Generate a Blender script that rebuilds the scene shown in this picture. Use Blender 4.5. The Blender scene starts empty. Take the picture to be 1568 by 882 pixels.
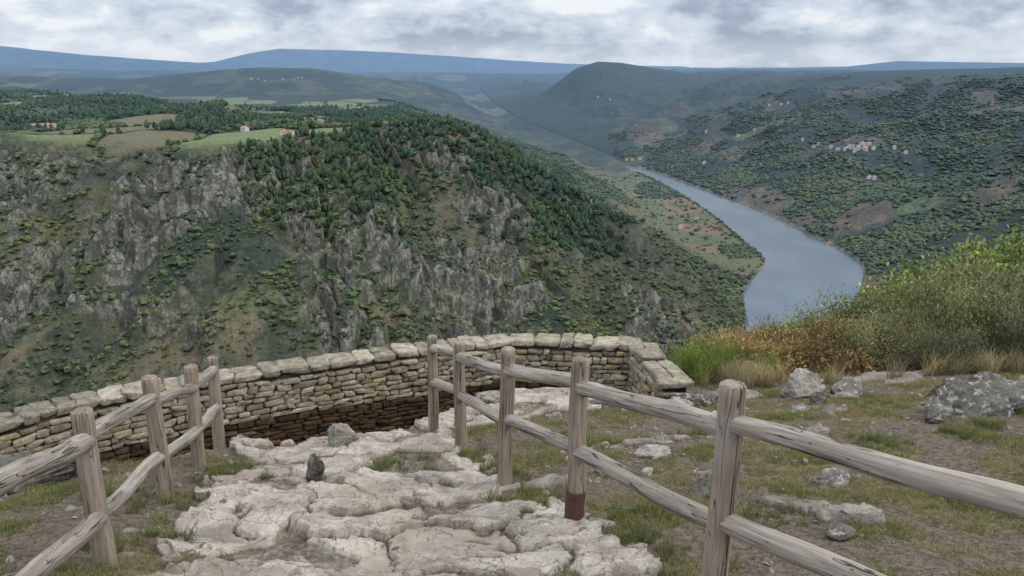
import bpy, math, numpy as np
from mathutils import Vector
rng=np.random.default_rng(11)
S=bpy.context.scene
COL=S.collection
# ------------------------------------------------------------------ noise
_A=np.linspace(0,2*np.pi,257)[:-1]
GX,GY=np.cos(_A),np.sin(_A)
def hsh(ix,iy,seed=0):
    h=(ix.astype(np.int64)*374761393+iy.astype(np.int64)*668265263+int(seed)*1442695041)&0xffffffff
    h=((h^(h>>13))*1274126177)&0xffffffff
    return (h^(h>>16))&0xffffffff
def rnd(ix,iy,seed=0): return hsh(ix,iy,seed)/4294967295.0
def pn(x,y,seed=0):
    x=np.asarray(x,float);y=np.asarray(y,float)
    xi=np.floor(x);yi=np.floor(y);fx=x-xi;fy=y-yi
    xi=xi.astype(np.int64);yi=yi.astype(np.int64)
    u=fx*fx*fx*(fx*(fx*6-15)+10);v=fy*fy*fy*(fy*(fy*6-15)+10)
    def g(a,b,dx,dy):
        k=(hsh(xi+a,yi+b,seed)>>7)&255
        return GX[k]*dx+GY[k]*dy
    n0=g(0,0,fx,fy)*(1-u)+g(1,0,fx-1,fy)*u
    n1=g(0,1,fx,fy-1)*(1-u)+g(1,1,fx-1,fy-1)*u
    return (n0*(1-v)+n1*v)*1.45
def fbm(x,y,o=4,seed=0,g=.5):
    s=0;a=1
    for i in range(o):
        s=s+a*pn(x,y,seed+i*17);a*=g;x=x*2.03+3.1;y=y*2.03-1.7
    return s
def ridged(x,y,o=4,seed=0):
    s=0;a=1
    for i in range(o):
        s=s+a*(1-2*np.abs(pn(x,y,seed+i*13)));a*=.5;x=x*2.1+5;y=y*2.1+2
    return s
def sst(a,b,x):
    t=np.clip((x-a)/(b-a),0,1);return t*t*(3-2*t)
def worley(x,y,seed=0):
    xi=np.floor(x).astype(np.int64);yi=np.floor(y).astype(np.int64)
    f1=np.full(x.shape,9.);f2=np.full(x.shape,9.);cid=np.zeros(x.shape,np.int64);cx=np.zeros(x.shape);cy=np.zeros(x.shape)
    for a in(-1,0,1):
        for b in(-1,0,1):
            px=xi+a+.1+.8*rnd(xi+a,yi+b,seed);py=yi+b+.1+.8*rnd(xi+a,yi+b,seed+5)
            d=np.hypot(x-px,y-py);c=hsh(xi+a,yi+b,seed+9)
            m=d<f1
            f2=np.where(m,f1,np.minimum(f2,d));f1=np.where(m,d,f1)
            cid=np.where(m,c,cid);cx=np.where(m,px,cx);cy=np.where(m,py,cy)
    return f1,f2,cid,cx,cy
def poly_dist(x,y,P):
    best=np.full(x.shape,1e12);ext=[np.zeros(x.shape) for _ in range(P.shape[1]-2)];side=np.zeros(x.shape)
    for i in range(len(P)-1):
        a=P[i];b=P[i+1];dx,dy=b[0]-a[0],b[1]-a[1];L=dx*dx+dy*dy
        t=np.clip(((x-a[0])*dx+(y-a[1])*dy)/L,0,1)
        d=(x-a[0]-t*dx)**2+(y-a[1]-t*dy)**2;m=d<best
        best=np.where(m,d,best)
        for k in range(len(ext)): ext[k]=np.where(m,a[2+k]+(b[2+k]-a[2+k])*t,ext[k])
        side=np.where(m,np.sign(dx*(y-a[1])-dy*(x-a[0])),side)
    return np.sqrt(best),ext,side
def chunked(fn):
    def w(x,y,*a):
        x=np.asarray(x,float);y=np.asarray(y,float);sh=x.shape;xf=x.ravel();yf=y.ravel();B=40000
        if xf.size<=B: return fn(x,y,*a)
        o=[fn(xf[i:i+B],yf[i:i+B],*a) for i in range(0,xf.size,B)]
        if isinstance(o[0],tuple): return tuple(np.concatenate([q[k] for q in o]).reshape(sh) for k in range(len(o[0])))
        return np.concatenate(o).reshape(sh)
    return w
def smooth_line(P,n=6):
    P=np.array(P,float);out=[]
    Q=np.vstack([2*P[0]-P[1],P,2*P[-1]-P[-2]])
    for i in range(1,len(Q)-2):
        for k in range(n):
            t=k/n
            out.append(.5*((2*Q[i])+(-Q[i-1]+Q[i+1])*t+(2*Q[i-1]-5*Q[i]+4*Q[i+1]-Q[i+2])*t*t+(-Q[i-1]+3*Q[i]-3*Q[i+1]+Q[i+2])*t**3))
    out.append(P[-1]);return np.array(out)
# ------------------------------------------------------------------ landform
_R=np.array([(-3500,1300,45),(-2200,800,45),(-1300,640,45),(-700,600,45),(-300,630,45),(0,720,45),(220,880,48),(350,1050,50),(428,1190,54),(508,1370,92),(608,1560,94),(645,1690,95),(638,1850,88),(640,2100,78),(614,2450,58),(564,2850,36),(500,3200,24),(445,3450,13),(350,3750,4),(200,4200,4),(0,4900,4),(-250,6500,4),(-400,9000,4),(-400,16000,4)],float)
_s=np.concatenate([[0],np.cumsum(np.hypot(np.diff(_R[:,0]),np.diff(_R[:,1])))])
RIVER=smooth_line(np.column_stack([_R,_s]),2)
WL=-400.
CR=[ # crest lines x,y,z ; flank slope
 (np.array([(-5600,12500,0),(-4300,12000,50),(-3800,12000,165),(-3350,12000,240),(-2600,12000,215),(-1735,12000,190),(-900,12000,135),(-100,12000,75),(910,12000,20),(2500,12500,-10)],float),.16),
 (np.array([(-9500,8800,330),(-7700,9000,260),(-5530,9000,205),(-4630,9000,112),(-3430,9000,30),(-2500,9200,-60)],float),.15),
 (np.array([(2600,9500,-40),(3700,9000,-5),(4220,9000,50),(5550,9000,28),(8500,9000,90)],float),.12),
 (np.array([(180,5200,-130),(390,5200,-18),(540,5200,24),(680,5200,18),(880,5230,-14),(1260,5300,-60),(1700,5300,-60)],float),.26),
 (np.array([(1370,5200,-72),(1840,4600,-40),(2217,4300,-20),(2600,4100,-8),(3850,4000,30),(6000,3800,60)],float),.17),
 (np.array([(-3300,4700,-40),(-2312,5000,-80),(-1800,5000,-30),(-1520,5000,-8),(-1200,5000,-16),(-890,5000,-60),(-300,5400,-130)],float),.14),
 (np.array([(-6500,6500,-10),(-4000,6800,-20),(-2500,7000,-50),(0,7800,-70),(2500,7600,-60),(5000,7000,-30)],float),.12)]
def K(b): return np.interp(b,[-1,.0,.25,.45,.66,.9],[.55,.5,.46,.41,.26,.18])
def _far(x,y,full=False):
    d0,(hw,s),side=poly_dist(x,y,RIVER)
    d=d0-hw;left=side>0
    r=np.hypot(x,y)
    far=sst(4150,5000,s);ns_=sst(3500,4300,s)
    wob=fbm(x/420,y/420,3,3)
    W=480+far*430+60*wob;Hr=288-far*40+14*wob
    t=np.clip(d/W,0,1.6);pw=.92+.35*far
    k=sst(.8,1.25,t);prof=(t**pw)*(1-k)+k
    zl=Hr*prof
    zl=np.where(far>.5,zl-sst(.5,1,far)*np.clip(35*np.sin(np.clip(d/300,0,1)*np.pi),0,50),zl)
    face=sst(.02,.12,t)*(1-sst(.86,1.15,t))
    gul=ridged(s/230+.35*pn(d/240,s/300,8),d/820+.3*pn(s/160,d/160,9),3,21)
    zl=zl-face*(gul-.7)*(29-16*far)+face*fbm(x/90,y/90,4,31)*12*(1-.5*far)
    clus=fbm(s/190+2,d/150,3,51)+.45*sst(.62,.85,t)*(1-ns_*.9)+.12-.45*ns_
    crag=sst(.0,.28,clus)
    st=40+14*pn(x/170,y/170,41)
    q=(zl+34*fbm(s/70,d/300,2,44)+14*fbm(s/24,d/80,3,46)+7*pn(x/12,y/12,47))/st;fr=q-np.floor(q)
    q2=np.floor(q)+sst(.32,.64,fr)
    zl=zl+(q2-q)*st*face*(1-.9*far)*crag*.85
    zl=zl+face*(1-.85*far)*(ridged(s/19+.6*pn(d/30,s/30,60),d/34,3,61)-.7)*(1+1.7*crag)
    zl=zl+sst(.9,1.5,t)*(fbm(x/520,y/520,4,71)*13)+np.clip(d-W,0,3500)*.011
    zr=370*(1-np.exp(-np.clip(d,0,9e9)/1150))*1.12
    near=1-sst(900,1500,r)
    zr=zr*(1-near)+near*np.minimum(.62*np.clip(d,0,1e9),398)
    amp=sst(0,500,d)
    zr=zr+amp*(1-.6*near)*(ridged(x/620+.3,y/620,4,81)-.7)*50+amp*(1-near)*fbm(x/180,y/180,3,86)*12
    zb=np.where(left,zl,zr)
    z=WL+np.where(d>0,zb+np.minimum(d*.4,4),np.maximum(d*.5,-12))
    z=z+sst(6330,6560,s)*np.clip(8+.06*(s-6400),0,260)*(1-sst(0,900,d))
    z=np.minimum(z,-45+20*wob)
    fn=fbm(x/900,y/900,4,91)*24;rn_=ridged(x/520,y/520,3,95)*14;kf=np.maximum(np.maximum(sst(250,1100,d),sst(4300,5200,r)*sst(0,500,d)),sst(5600,7400,r))
    zc0=z.copy()
    for C,sl in CR:
        dc,(zc,),_=poly_dist(x,y,C)
        zz=zc-sl*np.sqrt(dc*dc+150**2)+sl*150+fn*sst(60,900,dc)-rn_*sst(0,500,dc)+fn*.25
        zc0=np.maximum(zc0,zz)
    z=z*(1-kf)+zc0*kf
    kb=K(x/np.maximum(y,1))
    cap=np.where(r<1250,-kb*np.maximum(y,.0)-3,-kb*1200+.35*(r-1250))
    z=np.where((~left)&(d>0),np.minimum(z,np.maximum(cap,WL+3)),z)
    if full: return z,d,left,s,far,face,t,crag
    return z
far_h=chunked(_far)
_W=[(-9.6,3.5),(-9.0,5.6),(-7.9,7.6),(-6.5,9.25),(-5.75,9.95),(-4.21,10.8),(-2.28,11.65),(-.26,12.4),(.1,12.45),(.95,12.35),(1.98,12.15),(2.1,11.9),(2.33,10.55)]
WALL=smooth_line(_W,5)
def _near(x,y):
    b=-1.62-.285*y+.10*np.minimum(x+3,0)+.055*np.clip(x-1.2,0,14)*sst(2,10,y)
    yc=11.6+.45*np.clip(x-2,0,12)
    b=b-.30*np.where(y>yc,(y-yc)**2/(np.abs(y-yc)+3),0)
    b=b+.05*fbm(x/1.7,y/1.7,3,101)+.12*pn(x/4.3,y/4.3,105)
    w=(x<2.7)&(y<13.5)&(y>2)
    if w.any():
        xw,yw=x[w],y[w];dw,_,_=poly_dist(xw,yw,np.array(_W))
        e=np.interp(xw,[-6,-3.5,-1.4,-.2,1.5,2.6],[2.7,3.9,3.5,1.5,1.0,.2])
        t=1-sst(e-.6,e+.05,dw);t=t*(1-sst(2.3,2.6,xw))
        b[w]=b[w]*(1-t)+np.minimum(b[w],-5.62)*t
    return b
near_h=chunked(_near)
def _H(x,y):
    r=np.hypot(x,y);k=sst(22,120,r);z=_near(x,y);m=k>0
    if m.any(): z[m]=z[m]*(1-k[m])+_far(x[m],y[m])*k[m]
    return z
Hh=chunked(_H)
def path_mask(x,y):
    n=.28*pn(x*1.6,y*1.6,111)+.1*pn(x*6,y*6,112)
    l=np.interp(y,[0,3.8,4.8,7,9],[-1.6,-1.9,-2.3,-2.55,-3.0])
    r=np.interp(y,[0,3.8,4.6,5.4,6.8,8.4,9.5,11],[1.3,.9,.5,.05,-.4,-.7,.9,1.8])
    return sst(-.12,.12,x-l+n)*sst(-.12,.12,r-x+n)*(1-sst(11.2,12,y))
def _detail(x,y):
    wx=x+.24*pn(x*1.4,y*1.4,121)+.07*pn(x*6,y*6,122)+.025*pn(x*19,y*19,125);wy=y+.24*pn(x*1.4+9,y*1.4,123)+.07*pn(x*6,y*6+4,124)+.025*pn(x*19,y*19,126)
    sx,sy=.62,.50
    f1,f2,cid,cx,cy=worley(wx/sx,wy/sy,3)
    e=f2-f1;c1=(cid&1023)/1023.;c2=((cid>>10)&1023)/1023.;c3=((cid>>20)&1023)/1023.
    pm=path_mask(x,y)
    out=fbm(x/1.3,y/1.0,3,131)
    inp=pm>.5
    on=np.where(inp,(c1>.06)*1.,sst(.60,.78,out+.35*(c1-.5)))
    grit=sst(.40,.62,fbm(x*1.3,y*1.3,3,137)+.05)*pm
    slab=sst(.0,.08+.07*c3,e+.05*pn(x*9,y*9,133)+.01)*on*(1-.9*grit)
    hgt=.025+.055*c2+(wx/sx-cx)*(c3-.5)*.15+(wy/sy-cy)*(c1-.5)*.15
    g1,g2,gid,_,_=worley(wx/.21+4,wy/.17,8)
    sel=((gid&7)>4)*1.
    fr=(1-sst(.0,.06,g2-g1))*sel
    rg=ridged(x*2.2+.5*pn(x*3,y*3,9),y*3.0,4,135)-.85
    dz=slab*(np.maximum(hgt,.008)*(1+.5*(1-pm))-fr*.014+.018*rg+((gid&255)/255.-.5)*.016)
    soil=(1-slab)*(.016*fbm(x*7,y*7,4,141))
    gr=fbm(x/1.1,y/.9,4,151)+.06-(pm*.56)
    grass=sst(-.05,.3,gr)*(1-slab)
    return dz+soil+grass*.01+pm*.05*fbm(x*.9,y*.9,2,139),slab,grass,c2,pm
detail=chunked(_detail)
# ------------------------------------------------------------------ mesh helpers
def mesh_np(name,v,f,mats=(),smooth=True,mi=None,cols=None,parent=None,link=True):
    v=np.asarray(v,np.float32);me=bpy.data.meshes.new(name)
    me.vertices.add(len(v));me.vertices.foreach_set('co',v.ravel())
    if isinstance(f,np.ndarray):
        n=f.shape[1];me.loops.add(f.size);me.loops.foreach_set('vertex_index',f.astype(np.int32).ravel())
        me.polygons.add(len(f));me.polygons.foreach_set('loop_start',np.arange(0,f.size,n,dtype=np.int32))
        nf=len(f)
    else:
        ls=np.array([len(a) for a in f]);fl=np.concatenate([np.array(a) for a in f]).astype(np.int32)
        me.loops.add(len(fl));me.loops.foreach_set('vertex_index',fl)
        me.polygons.add(len(f));me.polygons.foreach_set('loop_start',np.concatenate([[0],np.cumsum(ls)[:-1]]).astype(np.int32))
        nf=len(f)
    for m in mats: me.materials.append(m)
    if mi is not None: me.polygons.foreach_set('material_index',np.asarray(mi,np.int32))
    me.update(calc_edges=True)
    me.polygons.foreach_set('use_smooth',np.full(nf,bool(smooth)))
    if cols:
        for k,c in cols.items():
            c=np.asarray(c,np.float32)
            if c.shape[1]==3:c=np.column_stack([c,np.ones(len(c))]).astype(np.float32)
            a=me.attributes.new(k,'FLOAT_COLOR','POINT');a.data.foreach_set('color',c.ravel())
    me.update()
    o=bpy.data.objects.new(name,me)
    if link: COL.objects.link(o)
    if parent: o.parent=parent
    return o
def grid_faces(nr,nc):
    i=np.arange(nr-1)[:,None]*nc+np.arange(nc-1)[None,:]
    return np.stack([i,i+1,i+nc+1,i+nc],-1).reshape(-1,4)
def icos(sub):
    import bmesh
    bm=bmesh.new();bmesh.ops.create_icosphere(bm,subdivisions=sub,radius=1)
    v=np.array([p.co[:] for p in bm.verts]);f=np.array([[q.index for q in p.verts] for p in bm.faces]);bm.free();return v,f
# ------------------------------------------------------------------ material helpers
class NT:
    def __init__(s,name):
        s.m=bpy.data.materials.new(name);s.m.use_nodes=True;s.t=s.m.node_tree;s.n=s.t.nodes;s.n.clear()
        s.out=s.n.new('ShaderNodeOutputMaterial')
    def N(s,t,**k):
        a=s.n.new(t)
        for q,v in k.items(): setattr(a,q,v)
        return a
    def L(s,a,b): s.t.links.new(a,b)
    def inp(s,sock,v):
        if isinstance(v,bpy.types.NodeSocket): s.L(v,sock)
        elif v is not None:
            if isinstance(v,(tuple,list)) and len(v)==3 and sock.type=='RGBA': v=(*v,1)
            sock.default_value=v
    def math(s,op,a,b=None,c=None,clamp=False):
        n=s.N('ShaderNodeMath',operation=op,use_clamp=clamp);s.inp(n.inputs[0],a)
        if b is not None:s.inp(n.inputs[1],b)
        if c is not None:s.inp(n.inputs[2],c)
        return n.outputs[0]
    def mix(s,f,a,b,bt='MIX'):
        n=s.N('ShaderNodeMix',data_type='RGBA',blend_type=bt);s.inp(n.inputs[0],f);s.inp(n.inputs[6],a);s.inp(n.inputs[7],b);return n.outputs[2]
    def noise(s,vec,sc,det=4,rough=.55,dist=0):
        n=s.N('ShaderNodeTexNoise');s.inp(n.inputs['Vector'],vec);n.inputs['Scale'].default_value=sc;n.inputs['Detail'].default_value=det;n.inputs['Roughness'].default_value=rough;n.inputs['Distortion'].default_value=dist
        return n.outputs['Fac']
    def ramp(s,f,a,b,lo=0.,hi=1.):
        n=s.N('ShaderNodeMapRange',clamp=True,interpolation_type='SMOOTHSTEP');s.inp(n.inputs[0],f);n.inputs[1].default_value=a;n.inputs[2].default_value=b;n.inputs[3].default_value=lo;n.inputs[4].default_value=hi;return n.outputs[0]
    def pos(s): return s.N('ShaderNodeNewGeometry').outputs['Position']
    def objc(s): return s.N('ShaderNodeTexCoord').outputs['Object']
    def scale(s,v,x):
        n=s.N('ShaderNodeMapping');s.L(v,n.inputs[0]);n.inputs['Scale'].default_value=x;return n.outputs[0]
    def attr(s,n): return s.N('ShaderNodeAttribute',attribute_name=n)
    def haze(s,col):  # aerial haze painted into the base colour, growing with distance from origin
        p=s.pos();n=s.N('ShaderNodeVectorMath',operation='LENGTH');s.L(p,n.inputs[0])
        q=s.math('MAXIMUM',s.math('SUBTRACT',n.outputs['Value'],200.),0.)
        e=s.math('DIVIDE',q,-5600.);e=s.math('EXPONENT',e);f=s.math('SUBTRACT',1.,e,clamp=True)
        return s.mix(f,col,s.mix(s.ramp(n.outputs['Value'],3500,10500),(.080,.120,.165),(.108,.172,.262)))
    def bump(s,h,st,dist,nrm=None):
        n=s.N('ShaderNodeBump');s.inp(n.inputs['Height'],h);n.inputs['Strength'].default_value=st;n.inputs['Distance'].default_value=dist
        if nrm is not None:s.L(nrm,n.inputs['Normal'])
        return n.outputs[0]
    def done(s,col,rough=.85,nrm=None,spec=.3,trans=0,metal=0):
        b=s.N('ShaderNodeBsdfPrincipled');s.inp(b.inputs['Base Color'],col);s.inp(b.inputs['Roughness'],rough);b.inputs['Specular IOR Level'].default_value=spec;b.inputs['Metallic'].default_value=metal
        if nrm is not None:s.L(nrm,b.inputs['Normal'])
        o=b.outputs[0]
        if trans:
            t=s.N('ShaderNodeBsdfTranslucent');s.inp(t.inputs[0],col);mx=s.N('ShaderNodeMixShader');mx.inputs[0].default_value=trans;s.L(o,mx.inputs[1]);s.L(t.outputs[0],mx.inputs[2]);o=mx.outputs[0]
        s.L(o,s.out.inputs[0]);return s.m
# far terrain
m=NT('hillside_scrub_and_rock');P=m.pos();a=m.attr('col');k=m.attr('msk')
sep=m.N('ShaderNodeSeparateColor');m.L(k.outputs['Color'],sep.inputs[0])
n1=m.noise(P,.022,7,.62);n2=m.noise(P,.13,6,.65);ns=m.noise(m.scale(P,(.11,.11,.035)),1,8,.70,.9)
geo=m.N('ShaderNodeNewGeometry');sx=m.N('ShaderNodeSeparateXYZ');m.L(geo.outputs['Normal'],sx.inputs[0])
veg=m.mix(m.ramp(n2,.38,.62),a.outputs['Color'],m.mix(1.,a.outputs['Color'],(.34,.40,.36),'MULTIPLY'))
veg=m.mix(m.ramp(n1,.46,.70,0,.7),veg,m.mix(1.,a.outputs['Color'],(1.9,1.5,1.1),'MULTIPLY'))
veg=m.mix(m.ramp(m.noise(P,.0065,8,.66),.48,.62,0,.55),veg,m.mix(1.,a.outputs['Color'],(.45,.5,.5),'MULTIPLY'))
veg=m.mix(sep.outputs[1],veg,m.mix(m.ramp(n2,.3,.65,0,.5),a.outputs['Color'],m.mix(1.,a.outputs['Color'],(.6,.62,.6),'MULTIPLY')))
rk=m.mix(m.ramp(ns,.36,.62),(.070,.064,.055),(.35,.325,.28));rk=m.mix(m.ramp(n1,.45,.7,0,.5),rk,(.27,.23,.175))
vb=m.N('ShaderNodeTexVoronoi',feature='DISTANCE_TO_EDGE');vb.inputs['Scale'].default_value=1;m.L(m.scale(P,(.16,.16,.065)),vb.inputs['Vector'])
rk=m.mix(m.ramp(vb.outputs['Distance'],0,.09,.6,0),rk,(.055,.05,.042))
rk=m.mix(m.ramp(m.noise(P,.06,7,.72),.47,.56,0,.85),rk,(.078,.086,.046))
sl=m.math('ADD',m.math('SUBTRACT',1.,sx.outputs[2]),m.math('MULTIPLY',m.math('SUBTRACT',n2,.5),.8))
sl=m.math('ADD',sl,m.math('MULTIPLY',m.math('SUBTRACT',n1,.5),.8))
rf=m.math('MULTIPLY',m.ramp(sl,.17,.31),sep.outputs[0],clamp=True)
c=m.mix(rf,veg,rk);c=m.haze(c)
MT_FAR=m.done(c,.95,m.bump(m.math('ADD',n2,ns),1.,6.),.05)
# water
m=NT('river_water');P=m.pos();n=m.noise(m.scale(P,(1,1,1)),.12,4,.6);n3=m.noise(m.scale(P,(1,.5,1)),.007,5,.6)
MT_WAT=m.done(m.mix(m.ramp(n3,.42,.60),(.038,.060,.085),(.058,.085,.112)),.30,m.bump(n,.3,.6),.22)
# near ground
m=NT('stony_ground');P=m.pos();k=m.attr('msk');sep=m.N('ShaderNodeSeparateColor');m.L(k.outputs['Color'],sep.inputs[0]);pth=m.attr('pth').outputs['Fac']
na=m.noise(P,3.2,8,.62);nb=m.noise(P,22,6,.65);nc=m.noise(P,90,4,.6);nd=m.noise(P,1.1,4)
rk=m.mix(m.ramp(na,.33,.66),(.235,.205,.175),(.44,.40,.355))
rk=m.mix(m.ramp(nb,.50,.70,0,.65),rk,(.15,.128,.105))
rk=m.mix(m.ramp(nc,.52,.7,0,.5),rk,(.12,.105,.088))
rk=m.mix(m.ramp(m.noise(P,6,7,.72),.55,.66,0,.55),rk,(.53,.50,.46))
rk=m.mix(m.ramp(nd,.47,.66,0,.5),rk,(.28,.23,.185))
rk=m.mix(m.ramp(m.noise(P,2.0,7,.7,.5),.55,.65,0,.45),rk,(.17,.15,.128))
rk=m.mix(1.,rk,m.mix(sep.outputs[2],(.60,.60,.60),(1.0,.985,.965)),'MULTIPLY')
cw=m.N('ShaderNodeTexVoronoi',feature='DISTANCE_TO_EDGE');wv=m.N('ShaderNodeVectorMath',operation='ADD');m.L(P,wv.inputs[0])
nv=m.N('ShaderNodeTexNoise');nv.inputs['Scale'].default_value=2.5;nv.inputs['Detail'].default_value=5;m.L(P,nv.inputs['Vector']);sc_=m.N('ShaderNodeVectorMath',operation='SCALE');m.L(nv.outputs['Color'],sc_.inputs[0]);sc_.inputs['Scale'].default_value=.6;m.L(sc_.outputs[0],wv.inputs[1])
cw.inputs['Scale'].default_value=3.1;m.L(wv.outputs[0],cw.inputs['Vector'])
rk=m.mix(m.ramp(cw.outputs['Distance'],0,.02,.7,0),rk,(.08,.067,.053))
so=m.mix(m.ramp(nb,.35,.7),(.058,.045,.034),(.15,.12,.09));so=m.mix(m.ramp(nc,.58,.66,0,.7),so,(.27,.235,.195))
sp=m.mix(m.ramp(nb,.35,.7),(.11,.092,.072),(.26,.225,.185));so=m.mix(m.math('MULTIPLY',pth,m.ramp(na,.35,.6)),so,sp)
gr=m.mix(m.ramp(nb,.35,.65),(.060,.060,.030),(.15,.137,.070));gr=m.mix(m.ramp(nd,.46,.64,0,.75),gr,(.18,.14,.088))
c=m.mix(sep.outputs[1],so,gr);c=m.mix(m.ramp(sep.outputs[0],.25,.6),c,rk)
MT_GND=m.done(c,.95,m.bump(m.math('ADD',m.math('MULTIPLY',nb,.8),m.math('MULTIPLY',nc,.5)),.9,.022,m.bump(na,.8,.07)),.15)
def rockmat(name,dark,mid,lich,lf=.6):
    m=NT(name);P=m.pos();na=m.noise(P,4,8,.65);nb=m.noise(P,25,6,.65);nl=m.noise(P,9,7,.7,.4)
    c=m.mix(m.ramp(na,.32,.66),dark,mid);c=m.mix(m.ramp(nb,.5,.7,0,.7),c,tuple(x*.4 for x in dark));c=m.mix(m.ramp(nl,.53,.61,0,lf),c,lich)
    c=m.mix(m.ramp(m.noise(P,14,5,.7),.56,.66,0,.5),c,(.12,.11,.06))
    return m.done(c,.95,m.bump(m.math('ADD',na,nb),1.,.05),.15)
MT_BLD=rockmat('lichen_boulder',(.085,.08,.073),(.19,.18,.162),(.44,.425,.39),.75)
MT_BLL=rockmat('pale_boulder',(.16,.142,.12),(.32,.295,.26),(.46,.435,.395),.5)
MT_BLK=rockmat('mossy_dark_stone',(.045,.043,.038),(.14,.13,.11),(.30,.295,.26),.45)
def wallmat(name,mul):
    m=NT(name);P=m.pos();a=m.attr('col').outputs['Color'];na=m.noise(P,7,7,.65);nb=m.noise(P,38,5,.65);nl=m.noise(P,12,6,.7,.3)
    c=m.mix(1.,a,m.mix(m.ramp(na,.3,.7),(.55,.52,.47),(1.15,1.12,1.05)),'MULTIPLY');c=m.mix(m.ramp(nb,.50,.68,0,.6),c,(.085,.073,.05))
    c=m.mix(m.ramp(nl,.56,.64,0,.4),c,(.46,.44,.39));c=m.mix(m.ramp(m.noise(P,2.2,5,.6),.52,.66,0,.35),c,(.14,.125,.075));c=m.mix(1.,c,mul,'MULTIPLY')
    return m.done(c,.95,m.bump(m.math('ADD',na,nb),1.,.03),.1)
MT_WS=wallmat('wall_stone',(1.04,1.01,.96));MT_WD=wallmat('dark_brown_wall_stone',(.26,.19,.15))  # lowest courses: wall stone multiplied down to dark brown
m=NT('wall_core_mortar');P=m.pos();MT_WC=m.done(m.mix(m.noise(P,20,5),(.02,.016,.012),(.065,.053,.037)),1.)
# wood
def woodmat(name,lo,hi):
    m=NT(name);O=m.objc();oi=m.N('ShaderNodeObjectInfo')
    ad=m.N('ShaderNodeVectorMath',operation='ADD');m.L(O,ad.inputs[0]);cb=m.N('ShaderNodeCombineXYZ');m.L(m.math('MULTIPLY',oi.outputs['Random'],37.),cb.inputs[2]);m.L(m.math('MULTIPLY',oi.outputs['Random'],11.),cb.inputs[0]);m.L(cb.outputs[0],ad.inputs[1]);V=ad.outputs[0]
    g=m.noise(m.scale(V,(38,38,1.8)),1,8,.66,.8);g2=m.noise(m.scale(V,(9,9,1.1)),1,4,.55,.5);cr=m.noise(m.scale(V,(20,20,.7)),1,2,.5,1.0);bl=m.noise(m.scale(V,(5,5,3)),1,4)
    kn=m.N('ShaderNodeTexVoronoi');m.L(m.scale(V,(6.5,6.5,2.2)),kn.inputs['Vector'])
    c=m.mix(m.ramp(g,.3,.7),lo,hi);c=m.mix(m.ramp(g2,.42,.68,0,.5),c,tuple(x*.6 for x in lo))
    crk=m.ramp(m.math('ABSOLUTE',m.math('SUBTRACT',cr,.5)),0,.018,1,0)
    crk=m.math('MULTIPLY',crk,m.ramp(g2,.44,.56))
    c=m.mix(m.math('MULTIPLY',crk,.92),c,(.028,.022,.017))
    c=m.mix(m.ramp(kn.outputs['Distance'],.05,.15,.88,0),c,(.05,.035,.026))
    c=m.mix(m.ramp(bl,.5,.72,0,.5),c,(.27,.25,.225))
    h=m.math('SUBTRACT',m.math('ADD',g,m.math('MULTIPLY',g2,.5)),m.math('MULTIPLY',crk,1.6))
    return m.done(c,.88,m.bump(h,1.,.010),.15)
MT_POST=woodmat('weathered_post_wood',(.160,.122,.093),(.30,.245,.195))
MT_RAIL=woodmat('weathered_rail_wood',(.180,.153,.127),(.35,.315,.27))
m=NT('rusty_sleeve');MT_RUST=m.done(m.mix(m.noise(m.pos(),30,5),(.035,.018,.014),(.10,.05,.035)),.8)
# foliage
def leafmat(name,hz=False,tr=.25,v=.35):
    m=NT(name);a=m.attr('col').outputs['Color'];oi=m.N('ShaderNodeObjectInfo').outputs['Random']
    c=m.mix(oi,m.mix(1.,a,(1-v,1-v,1-v*.8),'MULTIPLY'),m.mix(1.,a,(1+v*1.1,1+v,1+v*.2),'MULTIPLY'))
    if hz:
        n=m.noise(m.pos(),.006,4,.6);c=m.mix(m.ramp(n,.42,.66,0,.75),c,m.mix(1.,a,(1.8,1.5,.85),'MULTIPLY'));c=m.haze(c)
    return m.done(c,.8,None,.15 if not hz else .0,tr)
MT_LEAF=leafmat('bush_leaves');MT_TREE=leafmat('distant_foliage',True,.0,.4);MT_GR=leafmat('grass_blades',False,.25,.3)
# ------------------------------------------------------------------ ground sheets
ang=np.radians(np.concatenate([np.linspace(-64,-36.6,60),np.linspace(-36.4,36.4,1060),np.linspace(36.6,64,60)]))
def sheet(radii): 
    R,A=np.meshgrid(radii,ang,indexing='ij');return R*np.sin(A),R*np.cos(A)
rn=np.concatenate([np.linspace(.25,2.4,50)[:-1],np.geomspace(2.4,13.5,880)[:-1],np.geomspace(13.5,30,110)])
X,Y=sheet(rn);dz,rock,grass,tone,pm=detail(X,Y)
fade=1-sst(20,28,np.hypot(X,Y))
Z=Hh(X,Y)+dz*fade
plf=sst(-5.2,-5.5,Z)
msk=np.stack([rock*fade*(1-plf),np.clip(grass+(1-fade),0,1)*(1-plf),np.clip(pm*.75+.15+.5*(tone-.4),0,1)],-1).reshape(-1,3)
mesh_np('ground',np.stack([X,Y,Z],-1).reshape(-1,3),grid_faces(*X.shape)[:,::-1],[MT_GND],True,cols={'msk':np.clip(msk,0,1),'pth':np.repeat((pm*(1-plf)).reshape(-1,1),3,1)})
rf_=np.concatenate([np.geomspace(30,560,90)[:-1],np.linspace(560,1330,520)[:-1],np.geomspace(1330,5200,380)[:-1],np.geomspace(5200,16000,170)])
X,Y=sheet(rf_);Z,d,left,s,far,face,t,crag=far_h(X,Y,True);left=left.astype(bool)
k=sst(22,120,np.hypot(X,Y));kk=k<1;Z[kk]=near_h(X[kk],Y[kk])*(1-k[kk])+Z[kk]*k[kk]
R=np.hypot(X,Y)
def c3(c): return np.array(c)[None,None,:]
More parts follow.
